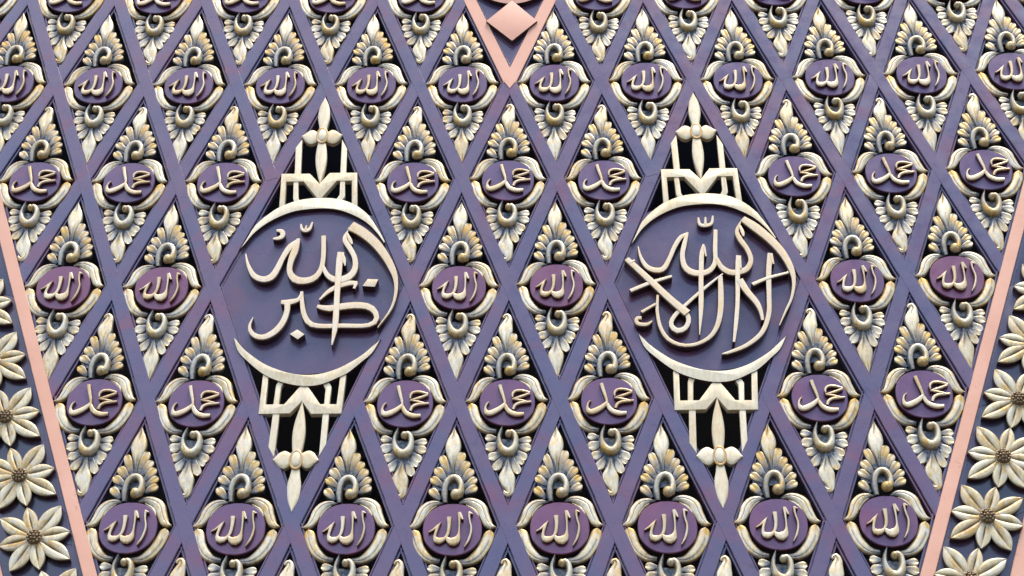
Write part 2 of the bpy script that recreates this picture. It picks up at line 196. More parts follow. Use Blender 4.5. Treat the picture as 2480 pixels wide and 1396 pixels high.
 'upr_l': [[-0.1697,1.0855],[-0.1322,1.1563],[-0.1227,0.8693],[-0.133,0.8045],[-0.1256,0.6798],[-0.1122,0.6497],[-0.1444,0.6332],[-0.1572,0.6717],[-0.1633,0.8049],[-0.1612,0.8699]],
 'upr_r': [[0.1236,1.1522],[0.1601,1.0714],[0.1644,0.8693],[0.1612,0.8043],[0.1679,0.6839],[0.1486,0.6459],[0.1145,0.6591],[0.1337,0.6973],[0.1318,0.8004],[0.1279,0.8698]],
 'spin_up': [[-0.0032,1.2081,0.0194],[-0.0037,1.2712,0.0278],[-0.0047,1.3439,0.0384],[-0.0055,1.4355,0.0295],[-0.0059,1.5093,0.0014]],
 'spin_dn': [[-0.0048,1.1453,0.0207],[-0.003,1.074,0.0316],[-0.0009,0.9856,0.0356],[0.0017,0.8892,0.0245],[0.0049,0.7851,0.0014]],
 'pet_l': [[-0.0114,1.1741,0.0235],[-0.0353,1.1727,0.0379],[-0.0696,1.1732,0.0577],[-0.1005,1.1737,0.045],[-0.1211,1.1749,0.0216],[-0.1363,1.1761,0.0009]],
 'pet_r': [[0.0024,1.1739,0.0233],[0.0265,1.1717,0.0395],[0.0607,1.1729,0.0575],[0.0914,1.176,0.0432],[0.1104,1.1793,0.0198],[0.1266,1.1826,0.0009]],
 'boss': [[-0.0048,1.1785,0.0288],[-0.0016,1.1274,0.0288]],
 'pink_diamond': [[-0.1602,-1.1115],[0.0135,-0.9229],[0.1831,-1.1166],[0.0144,-1.2968]],
 'pink_disc_bottom': [[0.0135,-0.9462],[-0.2153,-0.9119],[0.2515,-0.9207]],
 'petals': [[[-0.0169,0.0326,0.0185],[-0.037,0.0716,0.0442],[-0.0637,0.1231,0.0541],[-0.0872,0.1686,0.0382],[-0.1066,0.2061,0.0013]],[[0.0126,0.0295,0.014],[0.0276,0.0647,0.0335],[0.0475,0.1112,0.0409],[0.065,0.1524,0.0289],[0.0795,0.1862,0.0011]],[[0.0346,0.0177,0.017],[0.0758,0.0387,0.0404],[0.1301,0.0665,0.0493],[0.1781,0.091,0.0349],[0.2174,0.111,0.0012]],[[0.0303,-0.0097,0.0169],[0.0662,-0.0212,0.0403],[0.1134,-0.0363,0.0491],[0.1549,-0.0496,0.0346],[0.1887,-0.0604,0.0013]],[[0.0154,-0.0339,0.0177],[0.0337,-0.0739,0.0421],[0.0576,-0.1263,0.0511],[0.0785,-0.1721,0.036],[0.0955,-0.2095,0.0013]],[[-0.0105,-0.0309,0.0145],[-0.0229,-0.0675,0.0346],[-0.0391,-0.1154,0.0421],[-0.0533,-0.1573,0.0296],[-0.0649,-0.1914,0.0011]],[[-0.0355,-0.0195,0.0168],[-0.0775,-0.0426,0.0401],[-0.1326,-0.073,0.0488],[-0.181,-0.0996,0.0343],[-0.2204,-0.1213,0.0012]],[[-0.03,0.0075,0.0164],[-0.0657,0.0164,0.0391],[-0.1127,0.0282,0.0477],[-0.1541,0.0385,0.0336],[-0.188,0.047,0.0013]]],
 'core': 0.0505,
}
# ------------------------------------------------------------------ mesh helpers
# plan coordinates: x along the screen, z up the screen, y into it (front faces look to -y)
def link(name, me, material, parent=None, loc=None):
    o = bpy.data.objects.new(name, me); COL.objects.link(o)
    if material is not None and not me.materials: me.materials.append(material)
    if parent is not None: o.parent = parent
    if loc is not None: o.location = loc
    return o
def empty(name, loc):
    o = bpy.data.objects.new(name, None); COL.objects.link(o); o.location = loc
    o.empty_display_size = .05
    return o
def tag(o, label=None, cat=None, group=None, kind=None):
    if label: o['label'] = label
    if cat: o['category'] = cat
    if group: o['group'] = group
    if kind: o['kind'] = kind
    return o
def finish(bm, name, sharp=38, smooth=True):
    bmesh.ops.recalc_face_normals(bm, faces=bm.faces)
    me = bpy.data.meshes.new(name); bm.to_mesh(me); bm.free()
    if smooth:
        me.polygons.foreach_set('use_smooth', [True] * len(me.polygons))
        me.set_sharp_from_angle(angle=R(sharp))
    return me
def cr(p0, p1, p2, p3, t):
    return .5 * ((2 * p1) + (p2 - p0) * t + (2 * p0 - 5 * p1 + 4 * p2 - p3) * t * t + (3 * p1 - p0 - 3 * p2 + p3) * t ** 3)
def resample(st, N, cap=0):
    """smooth curve through (x, z, halfwidth) rows, N samples evenly along it"""
    pts = [Vector(p) for p in st]
    if len(pts) == 2: dense = [pts[0].lerp(pts[1], k / 20) for k in range(21)]
    else:
        e = [pts[0] * 2 - pts[1]] + pts + [pts[-1] * 2 - pts[-2]]; dense = []
        for i in range(1, len(e) - 2):
            for k in range(14): dense.append(cr(e[i - 1], e[i], e[i + 1], e[i + 2], k / 14))
        dense.append(pts[-1])
    L = [0.]
    for a, b in zip(dense, dense[1:]): L.append(L[-1] + math.hypot(b.x - a.x, b.y - a.y))
    out = []; j = 0; ds = [L[-1] * k / (N - 1) for k in range(N)]
    if cap:                     # crowd samples round the blunt end so that it turns smoothly
        h = min(st[-1][2], L[-1] * .45)
        ds = [d for d in ds if d < L[-1] - h * 1.02] + [L[-1] - h + h * math.sin(math.pi / 2 * k / cap) for k in range(cap + 1)]
    for d in ds:
        while j < len(L) - 2 and L[j + 1] < d: j += 1
        f = (d - L[j]) / max(1e-9, L[j + 1] - L[j])
        out.append((dense[j].lerp(dense[j + 1], min(1, max(0, f))), d))
    return out, L[-1]
def sweep(st, prof, N=16, vs=None, back=.03, round0=False, round1=False, name="shape", patina_shade=None, gilt=None, sharp=38, main=None):
    """a carved ribbon: prof(v, t) gives the front y for cross position v (-1..1) at t along the spine"""
    vs = vs or [-1, -.8, -.5, -.2, 0, .2, .5, .8, 1]
    smp, L = resample(st, N, 7 if round1 else 0); N = len(smp); rows = []; bm = bmesh.new()
    for i, (p, d) in enumerate(smp):
        a = smp[max(0, i - 1)][0]; b = smp[min(N - 1, i + 1)][0]
        t = Vector((b.x - a.x, b.y - a.y)); t = t.normalized() if t.length > 1e-9 else Vector((1, 0))
        nx, nz = -t.y, t.x; h = max(.0006, p.z)
        if round1 and L - d < h: h *= math.sqrt(max(.0, 1 - ((h - (L - d)) / h) ** 2)) * .97 + .03
        if round0 and d < h: h *= math.sqrt(max(.0, 1 - ((h - d) / h) ** 2)) * .97 + .03
        tt = d / L; row = []
        for v in vs:
            row.append(bm.verts.new((p.x + nx * v * h, prof(v, tt), p.y + nz * v * h)))
        rows.append((row, (p.x, p.y, nx, nz, h)))
    sk = []
    for row, (x, z, nx, nz, h) in rows:
        sk.append([bm.verts.new((x + nx * v * h, y_, z + nz * v * h)) for v, e_ in ((vs[0], row[0]), (vs[-1], row[-1])) for y_ in (e_.co.y + .2 * (back - e_.co.y), back)])
    for i in range(N - 1):
        r0, r1 = rows[i][0], rows[i + 1][0]
        for j in range(len(vs) - 1): bm.faces.new((r0[j], r0[j + 1], r1[j + 1], r1[j]))
        k0, k1 = sk[i], sk[i + 1]
        bm.faces.new((k0[0], r0[0], r1[0], k1[0])); bm.faces.new((k0[1], k0[0], k1[0], k1[1]))
        bm.faces.new((r0[-1], k0[2], k1[2], r1[-1])); bm.faces.new((k0[2], k0[3], k1[3], k1[2]))
        bm.faces.new((k0[3], k0[1], k1[1], k1[3]))
    for i in (0, N - 1): bm.faces.new([sk[i][1], sk[i][0]] + rows[i][0] + [sk[i][2], sk[i][3]])
    bm.verts.index_update()
    tv = [0.] * len(bm.verts)
    M_ = len(vs)
    for i in range(N):
        for j in range(M_): tv[i * M_ + j] = (smp[i][1] / L, vs[j], 0)
        for k in range(4): tv[N * M_ + 4 * i + k] = (smp[i][1] / L, (-1, -1, 1, 1)[k], 1)
    me = finish(bm, name, sharp)
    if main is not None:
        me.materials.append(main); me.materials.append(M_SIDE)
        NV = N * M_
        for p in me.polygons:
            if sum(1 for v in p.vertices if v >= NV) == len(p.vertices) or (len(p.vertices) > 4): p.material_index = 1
    for nm, fn in (('patina_shade', patina_shade), ('gilt', gilt)):
        if fn is None: continue
        a = me.attributes.new(nm, 'FLOAT', 'POINT')
        a.data.foreach_set('value', [max(0., min(1., fn(*q))) for q in tv])
    return me
def dome(edge, peak, groove=0., gv=0., gw=.12, power=.5):
    """convex carving between y=edge at its border and y=peak on its crest, with an engraved vein"""
    def f(v, t):
        y = edge + (peak - edge) * max(0., 1 - v * v) ** power
        return y + groove * math.exp(-((v - gv) / gw) ** 2)
    return f
def flat(top, bev=.003):
    return lambda v, t: top + (bev if abs(v) > .9 else 0.) + .0012 * v * v
def prism(pts, front, back, name, bev=.004, seg=2, main=None):
    bm = bmesh.new()
    vs = [bm.verts.new((x, front, z)) for x, z in pts]; f = bm.faces.new(vs)
    ex = bmesh.ops.extrude_face_region(bm, geom=[f])
    for v in ex['geom']:
        if isinstance(v, bmesh.types.BMVert): v.co.y = back
    bmesh.ops.recalc_face_normals(bm, faces=bm.faces)
    if bev:
        ed = [e for e in bm.edges if all(abs(v.co.y - front) < 1e-7 for v in e.verts)]
        bmesh.ops.bevel(bm, geom=ed, offset=bev, segments=seg, profile=.6, affect='EDGES', clamp_overlap=True)
    me = finish(bm, name, 30)
    if main is not None:             # dark lacquer colour on the cut edges carries painted underside shade
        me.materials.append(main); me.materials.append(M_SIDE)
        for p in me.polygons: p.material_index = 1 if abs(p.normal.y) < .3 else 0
    return me
def box(name, lo, hi, material, parent=None, bev=0.):
    me = prism([(lo[0], lo[2]), (hi[0], lo[2]), (hi[0], hi[2]), (lo[0], hi[2])], lo[1], hi[1], name, bev)
    return link(name, me, material, parent)
def copy_part(src, parent):
    c = src.copy(); COL.objects.link(c); c.parent = parent
    for ch in list(src.children): copy_part(ch, c)
    return c

# ------------------------------------------------------------------ the lattice's own geometry
A, B, K = .6, .82, .04979
def node(u, r):
    X = u * A; b = math.exp(-((abs(u) - 1.25) / .5) ** 2) * min(1, max(0, (r - 2) / 2))
    return X - math.copysign(.018 * b, u), -(r - 3) * B + K * (X / 3) ** 2 + .015 * math.exp(-((r - 2) / .6) ** 2 - (u / 2.5) ** 2)
def cell(u, r):
    q = [node(u - .5, r), node(u + .5, r), node(u, r - 1), node(u, r + 1)]
    return sum(p[0] for p in q) / 4, sum(p[1] for p in q) / 4
BIG = [(-2, 3), (2, 3), (0, -1)]
def inside_big(u, r, m=.999): return any(abs(u - a) + abs(r - b) / 2 < m for a, b in BIG)

# ------------------------------------------------------------------ setting: ground and the added dark box behind
bm = bmesh.new()
for x, y in ((-60, -90), (60, -90), (60, 20), (-60, 20)): bm.verts.new((x, y, 0))
bm.faces.new(bm.verts); tag(link("ground", finish(bm, "ground", smooth=False), M_GROUND), kind='structure')
bm = bmesh.new()        # dark box added to keep stray light out, open to the front only
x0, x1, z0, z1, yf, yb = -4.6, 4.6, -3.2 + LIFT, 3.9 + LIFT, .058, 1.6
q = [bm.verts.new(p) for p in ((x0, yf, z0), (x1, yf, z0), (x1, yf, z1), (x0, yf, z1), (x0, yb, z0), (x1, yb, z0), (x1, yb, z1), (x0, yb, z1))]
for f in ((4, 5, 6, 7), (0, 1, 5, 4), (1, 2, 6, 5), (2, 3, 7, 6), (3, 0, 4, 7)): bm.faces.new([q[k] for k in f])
tag(link("light_block_box", finish(bm, "light_block_box", smooth=False), M_DARK), kind='structure')

# ------------------------------------------------------------------ lattice bars
HW = .0375      # half the flat face
PROFILE = [(-.056, .060), (-.056, .0165), (-.054, .0145), (-.0475, .014), (-.0475, .030), (-.0415, .030), (-.0415, .005), (-.0385, .0008), (0, 0)]
PROFILE += [(-a_, b_) for a_, b_ in PROFILE[-2::-1]]
lattice = tag(empty("lattice_screen", (0, 0, LIFT)), "tall purple lacquered lattice of crossing diagonal bars", "lattice")
def bar_mesh(pts, dy, name, narrow=1., pink=False):
    bm = bmesh.new(); rows = []
    for i, (x, z) in enumerate(pts):
        a = pts[max(0, i - 1)]; b = pts[min(len(pts) - 1, i + 1)]
        t = Vector((b[0] - a[0], b[1] - a[1])).normalized(); nx, nz = -t.y, t.x
        rows.append([bm.verts.new((x + nx * s_ * (narrow if abs(s_) < .045 else 1), y + (dy if y < .05 else 0), z + nz * s_ * (narrow if abs(s_) < .045 else 1))) for s_, y in PROFILE])
    for r0, r1 in zip(rows, rows[1:]):
        for j in range(len(PROFILE) - 1): bm.faces.new((r0[j], r0[j + 1], r1[j + 1], r1[j]))
        bm.faces.new((r0[-1], r0[0], r1[0], r1[-1]))
    bm.faces.new(rows[0]); bm.faces.new(rows[-1])
    me = finish(bm, name, 25)
    if pink:
        me.materials.append(M_PINK); me.materials.append(M_BAR)
        for p in me.polygons: p.material_index = 0 if max(me.vertices[v].co.y for v in p.vertices) < .006 + dy else 1
    return me
def run_bars(sign, dy):
    # sign=+1: bars that fall to the right (u - r/2 constant); -1: bars that fall to the left
    for c2 in range(-13, 14):
        c = c2 / 2
        if abs(c) > 6.5: continue
        run = []; col = None
        def flush():
            if len(run) >= 2:
                pts = [node(u, r) for u, r in run]
                if not col:          # stop short inside the border bar
                    for e_, f_ in ((0, 1), (-1, -2)):
                        u_, r_ = run[e_]
                        if abs(abs(u_) + r_ / 2 - 6.5) < .01:
                            a_, b_ = Vector(pts[e_]), Vector(pts[f_]); pts[e_] = tuple(a_ + (b_ - a_).normalized() * .012)
                me = bar_mesh(pts, dy if not col else -.0022 - (.0009 if sign < 0 else 0), "bar", .9 if col and abs(c) == 6.5 else 1.0, col)
                o = link("bar", me, M_PINK if col else M_BAR, lattice)
                if col: o['label'] = "salmon pink border bar"
        for r in range(-2, 8):
            u0, u1 = c + sign * r / 2, c + sign * (r + 1) / 2
            if (c2 % 2 == 0): pass
            um, rm = (u0 + u1) / 2, r + .5
            ok = not inside_big(um, rm) and um - rm / 2 > -6.55 and um + rm / 2 < 6.55 and abs(u0) < 7.3
            if (u0 * 2 - (r + 1)) % 2: ok = False
            pink = (abs(c) == 6.5 and sign * c < 0) or (abs(c) == .5 and sign * c < 0 and r < 1)
            if ok and run and pink == col: run.append((u1, r + 1))
            else:
                flush(); run = []
                if ok: run = [(u0, r), (u1, r + 1)]; col = pink
        flush()
run_bars(1, 0.0); run_bars(-1, .0016)
x_, z_ = node(0, 1)
link("bar_tip", prism([(x_ - .041, z_ + .004), (x_, z_ - .062), (x_ + .041, z_ + .004), (x_, z_ + .02)], -.0036, .01, "bar_tip", 0), M_PINK, lattice)

def ring_mesh(rx, rz, rad):
    bm = bmesh.new(); N, m_ = 36, 8; g_ = []
    for i in range(N):
        a = 2 * math.pi * i / N; row = []
        for j in range(m_):
            b = 2 * math.pi * j / m_; k = 1 + rad / rx * math.cos(b)
            row.append(bm.verts.new((rx * k * math.cos(a), rad * math.sin(b), rz * k * math.sin(a))))
        g_.append(row)
    for i in range(N):
        for j in range(m_): bm.faces.new((g_[i][j], g_[(i + 1) % N][j], g_[(i + 1) % N][(j + 1) % m_], g_[i][(j + 1) % m_]))
    return finish(bm, "boss_rim", 80)
def boss_mesh(rx, rz, h):
    bm = bmesh.new(); N = 32; rows = []
    for k in range(6):
        a = math.pi / 2 * k / 5
        rows.append([bm.verts.new((rx * math.cos(a) * math.cos(q_), -h * math.sin(a), rz * math.cos(a) * math.sin(q_))) for q_ in [2 * math.pi * i / N for i in range(N)]] if k < 5 else [bm.verts.new((0, -h, 0))])
    for r0, r1 in zip(rows[:-2], rows[1:-1]):
        for i in range(N): bm.faces.new((r0[i], r0[(i + 1) % N], r1[(i + 1) % N], r1[i]))
    for i in range(N): bm.faces.new((rows[-2][i], rows[-2][(i + 1) % N], rows[-1][0]))
    bm.faces.new(rows[0]); return finish(bm, "boss", 60)
# ------------------------------------------------------------------ leaf ornaments
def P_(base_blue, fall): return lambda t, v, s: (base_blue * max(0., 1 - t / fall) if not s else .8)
def lobe_prof(v, t):      # a spoon-shaped lobe, rim higher than its middle
    rise = .45 + .55 * math.sin(math.pi * min(1, .1 + t * .62))
    return .018 - .015 * rise * max(0, 1 - v * v) ** .22 + .008 * rise * math.exp(-(v / .52) ** 2) * t
LV = [-1, -.9, -.68, -.4, -.14, .14, .4, .68, .9, 1]
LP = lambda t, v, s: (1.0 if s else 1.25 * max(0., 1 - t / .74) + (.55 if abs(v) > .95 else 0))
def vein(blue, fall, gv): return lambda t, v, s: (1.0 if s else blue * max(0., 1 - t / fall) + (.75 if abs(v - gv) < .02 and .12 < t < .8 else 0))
def ornament_meshes():
    d = {}
    d['lobes_up'] = [sweep(s_, lobe_prof, 14, LV, .045, round1=True, name="fan_lobe", patina_shade=LP, gilt=lambda t, v, s: 1.35 * max(0, 1 - abs(t - .60) / .6) * math.exp(-(v / .9) ** 2)) for s_ in DATA['lobes_up']]
    d['lobes_dn'] = [sweep(s_, lobe_prof, 14, LV, .045, round1=True, name="fan_lobe", patina_shade=LP, gilt=lambda t, v, s: .12) for s_ in DATA['lobes_dn']]
    tipf = lambda v, t: .016 - (.018 * max(0, 1 - v * v) ** .4) * (.55 + .45 * math.sin(math.pi * min(1, t + .15))) + .008 * math.exp(-((v + .05 - .5 * (t - .5)) / .14) ** 2)
    gl = lambda t, v, s: .10
    for k in ('tip_up', 'tip_dn'): d[k] = sweep(DATA[k], tipf, 24, LV, .045, name="tip_leaf", patina_shade=P_(1.1, .42), gilt=gl)
    for k in ('curl_up', 'curl_dn'): d[k] = sweep(DATA[k], tipf, 30, LV, .045, round1=True, name="curled_tip_leaf", patina_shade=P_(1.1, .36), gilt=gl)
    scr = lambda v, t: .008 - (.020 + .012 * t) * max(0, 1 - v * v) ** .45
    d['scroll_up'] = sweep(DATA['scroll_up'], scr, 34, None, .045, round1=True, name="scroll", patina_shade=lambda t, v, s: 1. if s else .85 * max(0., 1 - t / .75) + (.5 if abs(v) > .75 and t < .8 else 0), gilt=lambda t, v, s: .75 * max(0, (t - .72) / .28))
    d['scroll_dn'] = sweep(DATA['scroll_dn'], scr, 34, None, .045, round1=True, name="scroll", patina_shade=lambda t, v, s: max(0., .95 - t / .4) + (.65 if v > .45 and .1 < t < .6 else 0), gilt=lambda t, v, s: .9 * max(0, 1 - abs(t - .42) / .16) * (1 if v < .3 else 0))
    LF = [-1, -.88, -.6, -.3, -.12, 0, .12, .3, .45, .6, .75, .9, 1]
    def leaf(gv): return lambda v, t: .018 - .019 * max(0, 1 - v * v) ** .34 * (.5 + .5 * math.sin(math.pi * min(1, .12 + t * .7))) + .0025 * math.exp(-((v - gv) / .07) ** 2)
    for k, gv in (('leaf_ur', .12), ('leaf_ul', -.12)): d[k] = sweep(DATA[k], leaf(gv), 24, LF, .045, name="side_leaf", patina_shade=vein(1.0, .46, gv), gilt=lambda t, v, s: .10 + (.35 if abs(v) > .7 else 0))
    for k, gv in (('leaf_lr', -.3), ('leaf_ll', .3)): d[k] = sweep(DATA[k], leaf(gv), 26, LF, .045, round1=True, name="side_leaf", patina_shade=vein(1.0, .40, gv), gilt=lambda t, v, s: .15 + 1.1 * max(0, (t - .82) / .18) + (.5 if abs(v) > .7 else 0))
    for key in ('up', 'dn'):
        bx, bz, br = DATA['bead_' + key]; me = boss_mesh(br, br * 1.16, .034)
        a = me.attributes.new('gilt', 'FLOAT', 'POINT'); a.data.foreach_set('value', [.75 if key == 'up' else .2] * len(me.vertices))
        d['bead_' + key] = me
    for key, ends in (('up', DATA['lobes_up']), ('dn', DATA['lobes_dn'])):     # the web the lobes are carved from
        left, right = ends[:4], ends[4:]
        mid = lambda q, f: (q[0][0] + (q[-1][0] - q[0][0]) * f, q[0][1] + (q[-1][1] - q[0][1]) * f)
        if key == 'up': ring = [mid(q, .80) for q in left[::-1]] + [mid(q, .80) for q in right]
        else: ring = [mid(q, .80) for q in left] + [mid(q, .80) for q in right[::-1]]
        me = prism(ring, .016, .04, "fan_web", 0)
        a = me.attributes.new('patina_shade', 'FLOAT', 'POINT'); a.data.foreach_set('value', [1.0] * len(me.vertices))
        d['web_' + key] = me
    for k in ('fold_ur', 'fold_ul'): d[k] = sweep(DATA[k], dome(.02, .006), 10, None, .045, name="leaf_fold", patina_shade=P_(.5, .5))
    return d
OM = ornament_meshes()
def medallion_mesh():
    bm = bmesh.new(); n_ = 56; rings = []
    for k, (sc, y) in enumerate(((1., .026), (1., -.008), (.975, -.012), (.5, -.0122))):
        ring = []
        for i in range(n_):
            a = 2 * math.pi * i / n_; ca, sa = math.cos(a), math.sin(a); e = 2 / 2.15
            ring.append(bm.verts.new((.162 * sc * math.copysign(abs(ca) ** e, ca), y, .161 * sc * math.copysign(abs(sa) ** e, sa))))
        rings.append(ring)
    for r0, r1 in zip(rings, rings[1:]):
        for i in range(n_): bm.faces.new((r0[i], r0[(i + 1) % n_], r1[(i + 1) % n_], r1[i]))
    bm.faces.new(rings[-1]); bm.faces.new(rings[0])
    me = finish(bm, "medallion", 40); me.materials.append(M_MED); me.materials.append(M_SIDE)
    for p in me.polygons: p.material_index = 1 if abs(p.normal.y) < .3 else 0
    return me
MED = medallion_mesh()
def word(key, fat):
    out = []
    for i, s_ in enumerate(DATA[key]):
        s_ = [(x - DATA['mo_' + key[-1]][0], z - DATA['mo_' + key[-1]][1], h * fat * (.82 if key == 'word_m' and i > 2 else 1)) for x, z, h in s_]
        out.append(sweep(s_, (lambda o: lambda v, t: -.032 - o - .006 * max(0, 1 - v * v) ** .4)(i * .0011), 20 if len(s_) > 3 else 8, [-1, -.85, -.5, 0, .5, .85, 1], -.0125 + .004, main=M_LET, name="letter_stroke", patina_shade=lambda t, v, s: .9 * s, gilt=lambda t, v, s: .32, sharp=50))
    return out
WORDS = {'a': word('word_a', .98), 'm': word('word_m', .92)}
def build_ornament(kind):
    root = empty("leaf_ornament", (0, 0, 0))
    for m_ in OM['lobes_up'] + OM['lobes_dn']: link("fan_lobe", m_, M_GOLD, root)
    for k in ('web_up', 'web_dn'): link("fan_web", OM[k], M_GOLD, root)
    for k in ('up', 'dn'):
        o = link("scroll", OM['scroll_' + k], M_GOLD, root, (0, -.006, 0))
        bx, bz, br = DATA['bead_' + k]; link("bead", OM['bead_' + k], M_GOLD, o, (bx, 0, bz))
    for k in ('leaf_ur', 'leaf_ul', 'leaf_lr', 'leaf_ll'):
        o = link("side_leaf", OM[k], M_GOLD, root)
        if k in ('leaf_ur', 'leaf_ul'): link("leaf_fold", OM['fold' + k[4:]], M_GOLD, o)
    for k in (('tip_up', 'tip_dn') if kind == 'a' else ('curl_up', 'curl_dn')):
        link("tip_leaf", OM[k], M_GOLD, root, (0, -.002, 0))
    med = link("medallion", MED, M_MED, root, (DATA['mo_a'][0], 0, DATA['mo_a'][1]))
    for m_ in WORDS[kind]: link("letter_stroke", m_, M_LET, med)
    return root
PROTO = {'a': build_ornament('a'), 'm': build_ornament('m')}
ORD = ["first", "second", "third", "fourth", "fifth", "sixth", "seventh", "eighth", "ninth", "tenth", "eleventh", "twelfth"]
ROWN = {0: "in the cut-off top row", 1: "in the first full row", 2: "in the second full row", 3: "in the third full row", 4: "in the fourth full row", 5: "in the fifth full row", 6: "in the cut-off bottom row"}
used = {'a': False, 'm': False}
for r in range(0, 7):
    kind = 'a' if r % 2 else 'm'
    us = []
    for u2_ in range(-13, 14):
        u = u2_ / 2
        if (u2_ - r) % 2: continue            # ornaments sit between the crossings of their row
        if inside_big(u, r) : continue
        if u - r / 2 < -6.4 or u + r / 2 > 6.4: continue
        lim = 6.1
        if abs(u) > lim: continue
        us.append(u)
    for i, u in enumerate(us):
        x, z = cell(u, r)
        if not used[kind]: o = PROTO[kind]; used[kind] = True
        else:
            o = PROTO[kind].copy(); COL.objects.link(o)
            for ch in list(PROTO[kind].children): copy_part(ch, o)
        o.location = (x + random.uniform(-.004, .004), random.uniform(-.003, .003), z + LIFT + random.uniform(-.005, .005))
        o.rotation_euler = (0, R(random.uniform(-.9, .9)), 0); s_ = random.uniform(.985, 1.012); o.scale = (s_, 1, s_)
        for ch in o.children:
            if ch.name.startswith("medallion"):
                f_ = {3: .75, 5: .42, 4: .30}.get(r, .08) * (1.15 if abs(u) < 5 and r == 3 else 1) * random.uniform(.45, 1.5); ch.color = (f_, f_, f_, 1)
        look = "pointed leaf tips" if kind == 'a' else "curled leaf tips"
        tag(o, f"gilt leaf ornament with {look}, {ORD[i]} from left {ROWN[r]}", "ornament", "gilt ornaments in the lattice openings")

# ------------------------------------------------------------------ the two calligraphy panels
def mirror_z(pts): return [(p[0], -p[1] - .052) + tuple(p[2:]) for p in pts]
def clip_board(ax, bz):
    out = []
    for i in range(96):
        a = 2 * math.pi * i / 96; ca, sa = math.cos(a), math.sin(a)
        rr = min(1 / math.sqrt((ca / ax) ** 2 + (sa / bz) ** 2), 1 / (abs(ca) / .60 + abs(sa) / 1.64))
        out.append((ca * rr, sa * rr))
    return out
petal_prof = lambda v, t: .002 - .008 * max(0, 1 - v * v) ** .4
BOARD_ME = prism(clip_board(.66, .632), .021, .05, "board", 0)
def smooth_poly(p, a, b):       # keep the two tips sharp, curve the long sides through the traced points
    def side(q): return [tuple(x_[0])[:2] for x_ in resample([(*c_, 0.) for c_ in q], 40)[0]]
    return side(p[:a + 1]) + side(p[b:])
CRES = [prism(smooth_poly(DATA['crescent_up'], 11, 12), -.012, .022, "crescent_rim", .003, main=M_CREAM), prism(smooth_poly(DATA['crescent_dn'], 12, 13), -.012, .022, "crescent_rim", .003, main=M_CREAM)]
PB = {}
for sgn in (1, -1):
    fz = (lambda p: p) if sgn > 0 else mirror_z
    PB[sgn] = dict(frame=prism(fz(DATA['frame_up']), -.006, .034, "bracket_frame", .003),
        up=[prism(fz(DATA[k]), -.0015, .030, "upright", .003) for k in ('upr_l', 'upr_r')],
        pet=[sweep(fz(DATA[k]), (lambda o: lambda v, t: petal_prof(v, t) - o)(i * .0015), 18, None, .03, name="spindle_petal", gilt=lambda t, v, s: .15) for i, k in enumerate(('spin_up', 'spin_dn', 'pet_l', 'pet_r'))])
BOSS, RIM = boss_mesh(.030, .053, .016), ring_mesh(.034, .058, .0065)
def build_panel(u, key, label):
    x, z = node(u, 3)
    root = tag(empty("calligraphy_panel", (x, 0, z + LIFT)), label, "panel", "large calligraphy panels")
    link("board", BOARD_ME, M_BOARD, root)
    for c in CRES: link("crescent_rim", c, M_CREAM, root)
    for sgn in (1, -1):
        link("bracket_frame", PB[sgn]['frame'], M_CREAM, root)
        for m_ in PB[sgn]['up']: link("upright", m_, M_CREAM, root)
        for m_ in PB[sgn]['pet']: link("spindle_petal", m_, M_CREAM, root)
        b = link("boss", BOSS, M_CREAM, root, (-.004, -.008, 1.178 if sgn > 0 else -1.230))
        link("boss_rim", RIM, M_RIM, b)
    for i, s_ in enumerate(DATA[key]):
        link("letter_stroke", sweep([(a_, b_, h_ * .94) for a_, b_, h_ in s_], flat(-.034 - .0016 * (i % 7), .004), 30 if len(s_) > 5 else 14, [-1, -.9, -.5, 0, .5, .9, 1], .0225, main=M_LET, name="letter_stroke", patina_shade=lambda t, v, s: 1.0 * s, gilt=lambda t, v, s: (.12 if not s else .5)), M_LET, root)
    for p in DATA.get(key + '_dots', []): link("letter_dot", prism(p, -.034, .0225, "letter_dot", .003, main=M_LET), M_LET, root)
    for i, s_ in enumerate(DATA[key + '_marks']):
        link("letter_mark", sweep(s_, flat(-.026 - .0015 * i, .003), 16, [-1, -.9, -.5, 0, .5, .9, 1], .0225, main=M_LET, name="letter_mark", patina_shade=lambda t, v, s: 1.0 * s, gilt=lambda t, v, s: .12), M_LET, root)
    return root
build_panel(-2, 'panel_l', "left large purple calligraphy panel with square letter dots and a gilt spindle above and below")
build_panel(2, 'panel_r', "right large purple calligraphy panel with tall crossing gilt letters and a spindle above and below")

# ------------------------------------------------------------------ the pink emblem cut by the top edge
x, z = node(0, -1)
em = tag(empty("pink_emblem", (x, 0, z + LIFT)), "pink disc and pink diamond on a purple board at the top edge", "emblem")
link("board", prism([(0, -1.60), (.585, 0), (0, 1.60), (-.585, 0)], .024, .05, "board", 0), M_BOARD, em)
disc = []
for i in range(72):
    a = 2 * math.pi * i / 72; disc.append((.014 + .50 * math.cos(a), .005 + .955 * math.sin(a)))
link("disc", prism([p for p in disc if abs(p[0] - .014) < .505], -.018, .0245, "disc", .003, main=M_PINK), M_PINK, em)
link("pink_diamond", prism(DATA['pink_diamond'], -.022, .0245, "pink_diamond", .003, main=M_PINK), M_PINK, em)

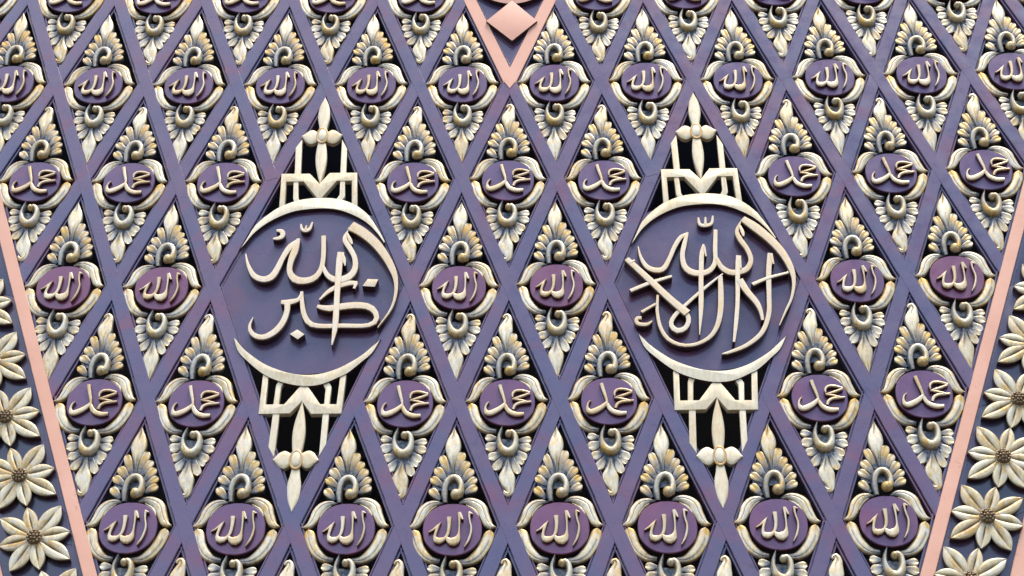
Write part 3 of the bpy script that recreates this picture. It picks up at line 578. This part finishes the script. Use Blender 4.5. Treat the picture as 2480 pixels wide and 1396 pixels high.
# ------------------------------------------------------------------ flower bands beyond the pink bars
def seed_mesh():
    bm = bmesh.new(); rnd = random.Random(3)
    spots = [(0, 0)] + [(.45 * math.cos(a), .45 * math.sin(a)) for a in [k * math.pi / 3 for k in range(6)]] + [(.82 * math.cos(a), .82 * math.sin(a)) for a in [k * math.pi / 6 + .2 for k in range(12)]]
    for px, pz in spots:
        rr = .0085 * rnd.uniform(.85, 1.1); d = math.hypot(px, pz)
        mtx = Matrix.Translation((px * .042, -.064 + .020 * d * d, pz * .042)) @ Matrix.Diagonal((rr, rr * .9, rr, 1))
        bmesh.ops.create_icosphere(bm, subdivisions=2, radius=1, matrix=mtx)
    return finish(bm, "seed_cluster", 80)
SEEDS = seed_mesh(); CORE = boss_mesh(.047, .048, .030)
CRIM = ring_mesh(.046, .047, .006)
def petal_y(v, t):
    h = math.sin(math.pi * min(1, .2 + .7 * t))
    return .004 - .046 - .010 * h * max(0, 1 - v * v) ** .35 + .010 * math.exp(-(v / .10) ** 2) * math.exp(-((t - .42) / .30) ** 2) + .004 * math.exp(-(v / .4) ** 2)
PV = [-1, -.9, -.7, -.45, -.22, -.1, 0, .1, .22, .45, .7, .9, 1]
PETALS = {}
for side in (1, -1):
    PETALS[side] = [sweep([(side * a, b, c) for a, b, c in s_], petal_y, 18, PV, .012, main=M_FLOW, name="petal", patina_shade=lambda t, v, s: (.45 * max(0, 1 - t / .2) + 1.0 * math.exp(-(v / .09) ** 2) * math.exp(-((t - .42) / .3) ** 2) if not s else .9), gilt=lambda t, v, s: 1.1 * math.exp(-((v - .4) / .35) ** 2) * max(0, 1.1 - t) + .25 * max(0, 1 - t / .4)) for s_ in DATA['petals']]
def band(side, anchor, step, ks):
    rx, rz = node(5 * side, 3); tx, tz = node(4 * side, 5)
    d = Vector((tx - rx, tz - rz)).normalized(); nrm = Vector((side * abs(d.y), abs(d.x)))       # outward
    def at(s_, o): return (rx + d.x * s_ + nrm.x * o, rz + d.y * s_ + nrm.y * o)
    s0, s1 = -4.4, 3.2
    where = "left" if side < 0 else "right"
    b = tag(empty("flower_band", (0, 0, LIFT)), f"dark purple slanting board band with gilt flowers at the {where} edge", "band", "flower bands")
    cuts = [s0]
    while cuts[-1] < s1: cuts.append(cuts[-1] + .905)
    for a_, b_ in zip(cuts, cuts[1:]):
        link("board", prism([at(a_ + .0015, .03), at(b_ - .0015, .03), at(b_ - .0015, .62), at(a_ + .0015, .62)], .012 + random.uniform(-.002, .002), .05, "board", .002), M_BAND, b)
    OUT = .60 if side > 0 else .64; e0, e1 = at(s0, OUT), at(s1, OUT)
    o = link("bar", bar_mesh([e0, e1], 0., "bar", 1., True), M_PINK, b); o['label'] = "salmon pink outer border bar"
    names = {}
    for i, k in enumerate(ks):
        px, pz = anchor[0] + step[0] * k, anchor[1] + step[1] * k
        f = empty("gilt_flower", (px, .012, pz + LIFT)); f.rotation_euler = (0, R(random.uniform(-3, 3)), 0)
        for m_ in PETALS[side]: link("petal", m_, M_FLOW, f)
        c = link("seed_head", CORE, M_SEED, f, (0, -.036, 0)); link("seed_cluster", SEEDS, M_SEED, c, (0, .022, 0)); link("head_rim", CRIM, M_FLOW, c, (0, -.004, 0))
        tag(f, f"eight-petalled gilt flower, {ORD[i]} from the bottom of the {where} band", "flower", "gilt flowers on the bands")
band(1, (2.632, -1.638), (.144, .380), [-1, 0, 1, 2, 3, 4])
band(-1, (-2.611, -1.718), (-.144, .3925), [-1, 0, 1, 2, 3, 4])

# ------------------------------------------------------------------ steelwork glimpsed behind the panels
for i, (zz, y, lab) in enumerate(((.66, .32, "dusty steel beam behind the openings above the big panels"), (-1.0, .36, "dusty steel beam behind the openings below the big panels"))):
    tag(box("steel_beam", (-4.3, y, zz + LIFT), (4.3, y + .06, zz + .05 + LIFT), M_STEEL), lab, "beam", "beams behind the screen")
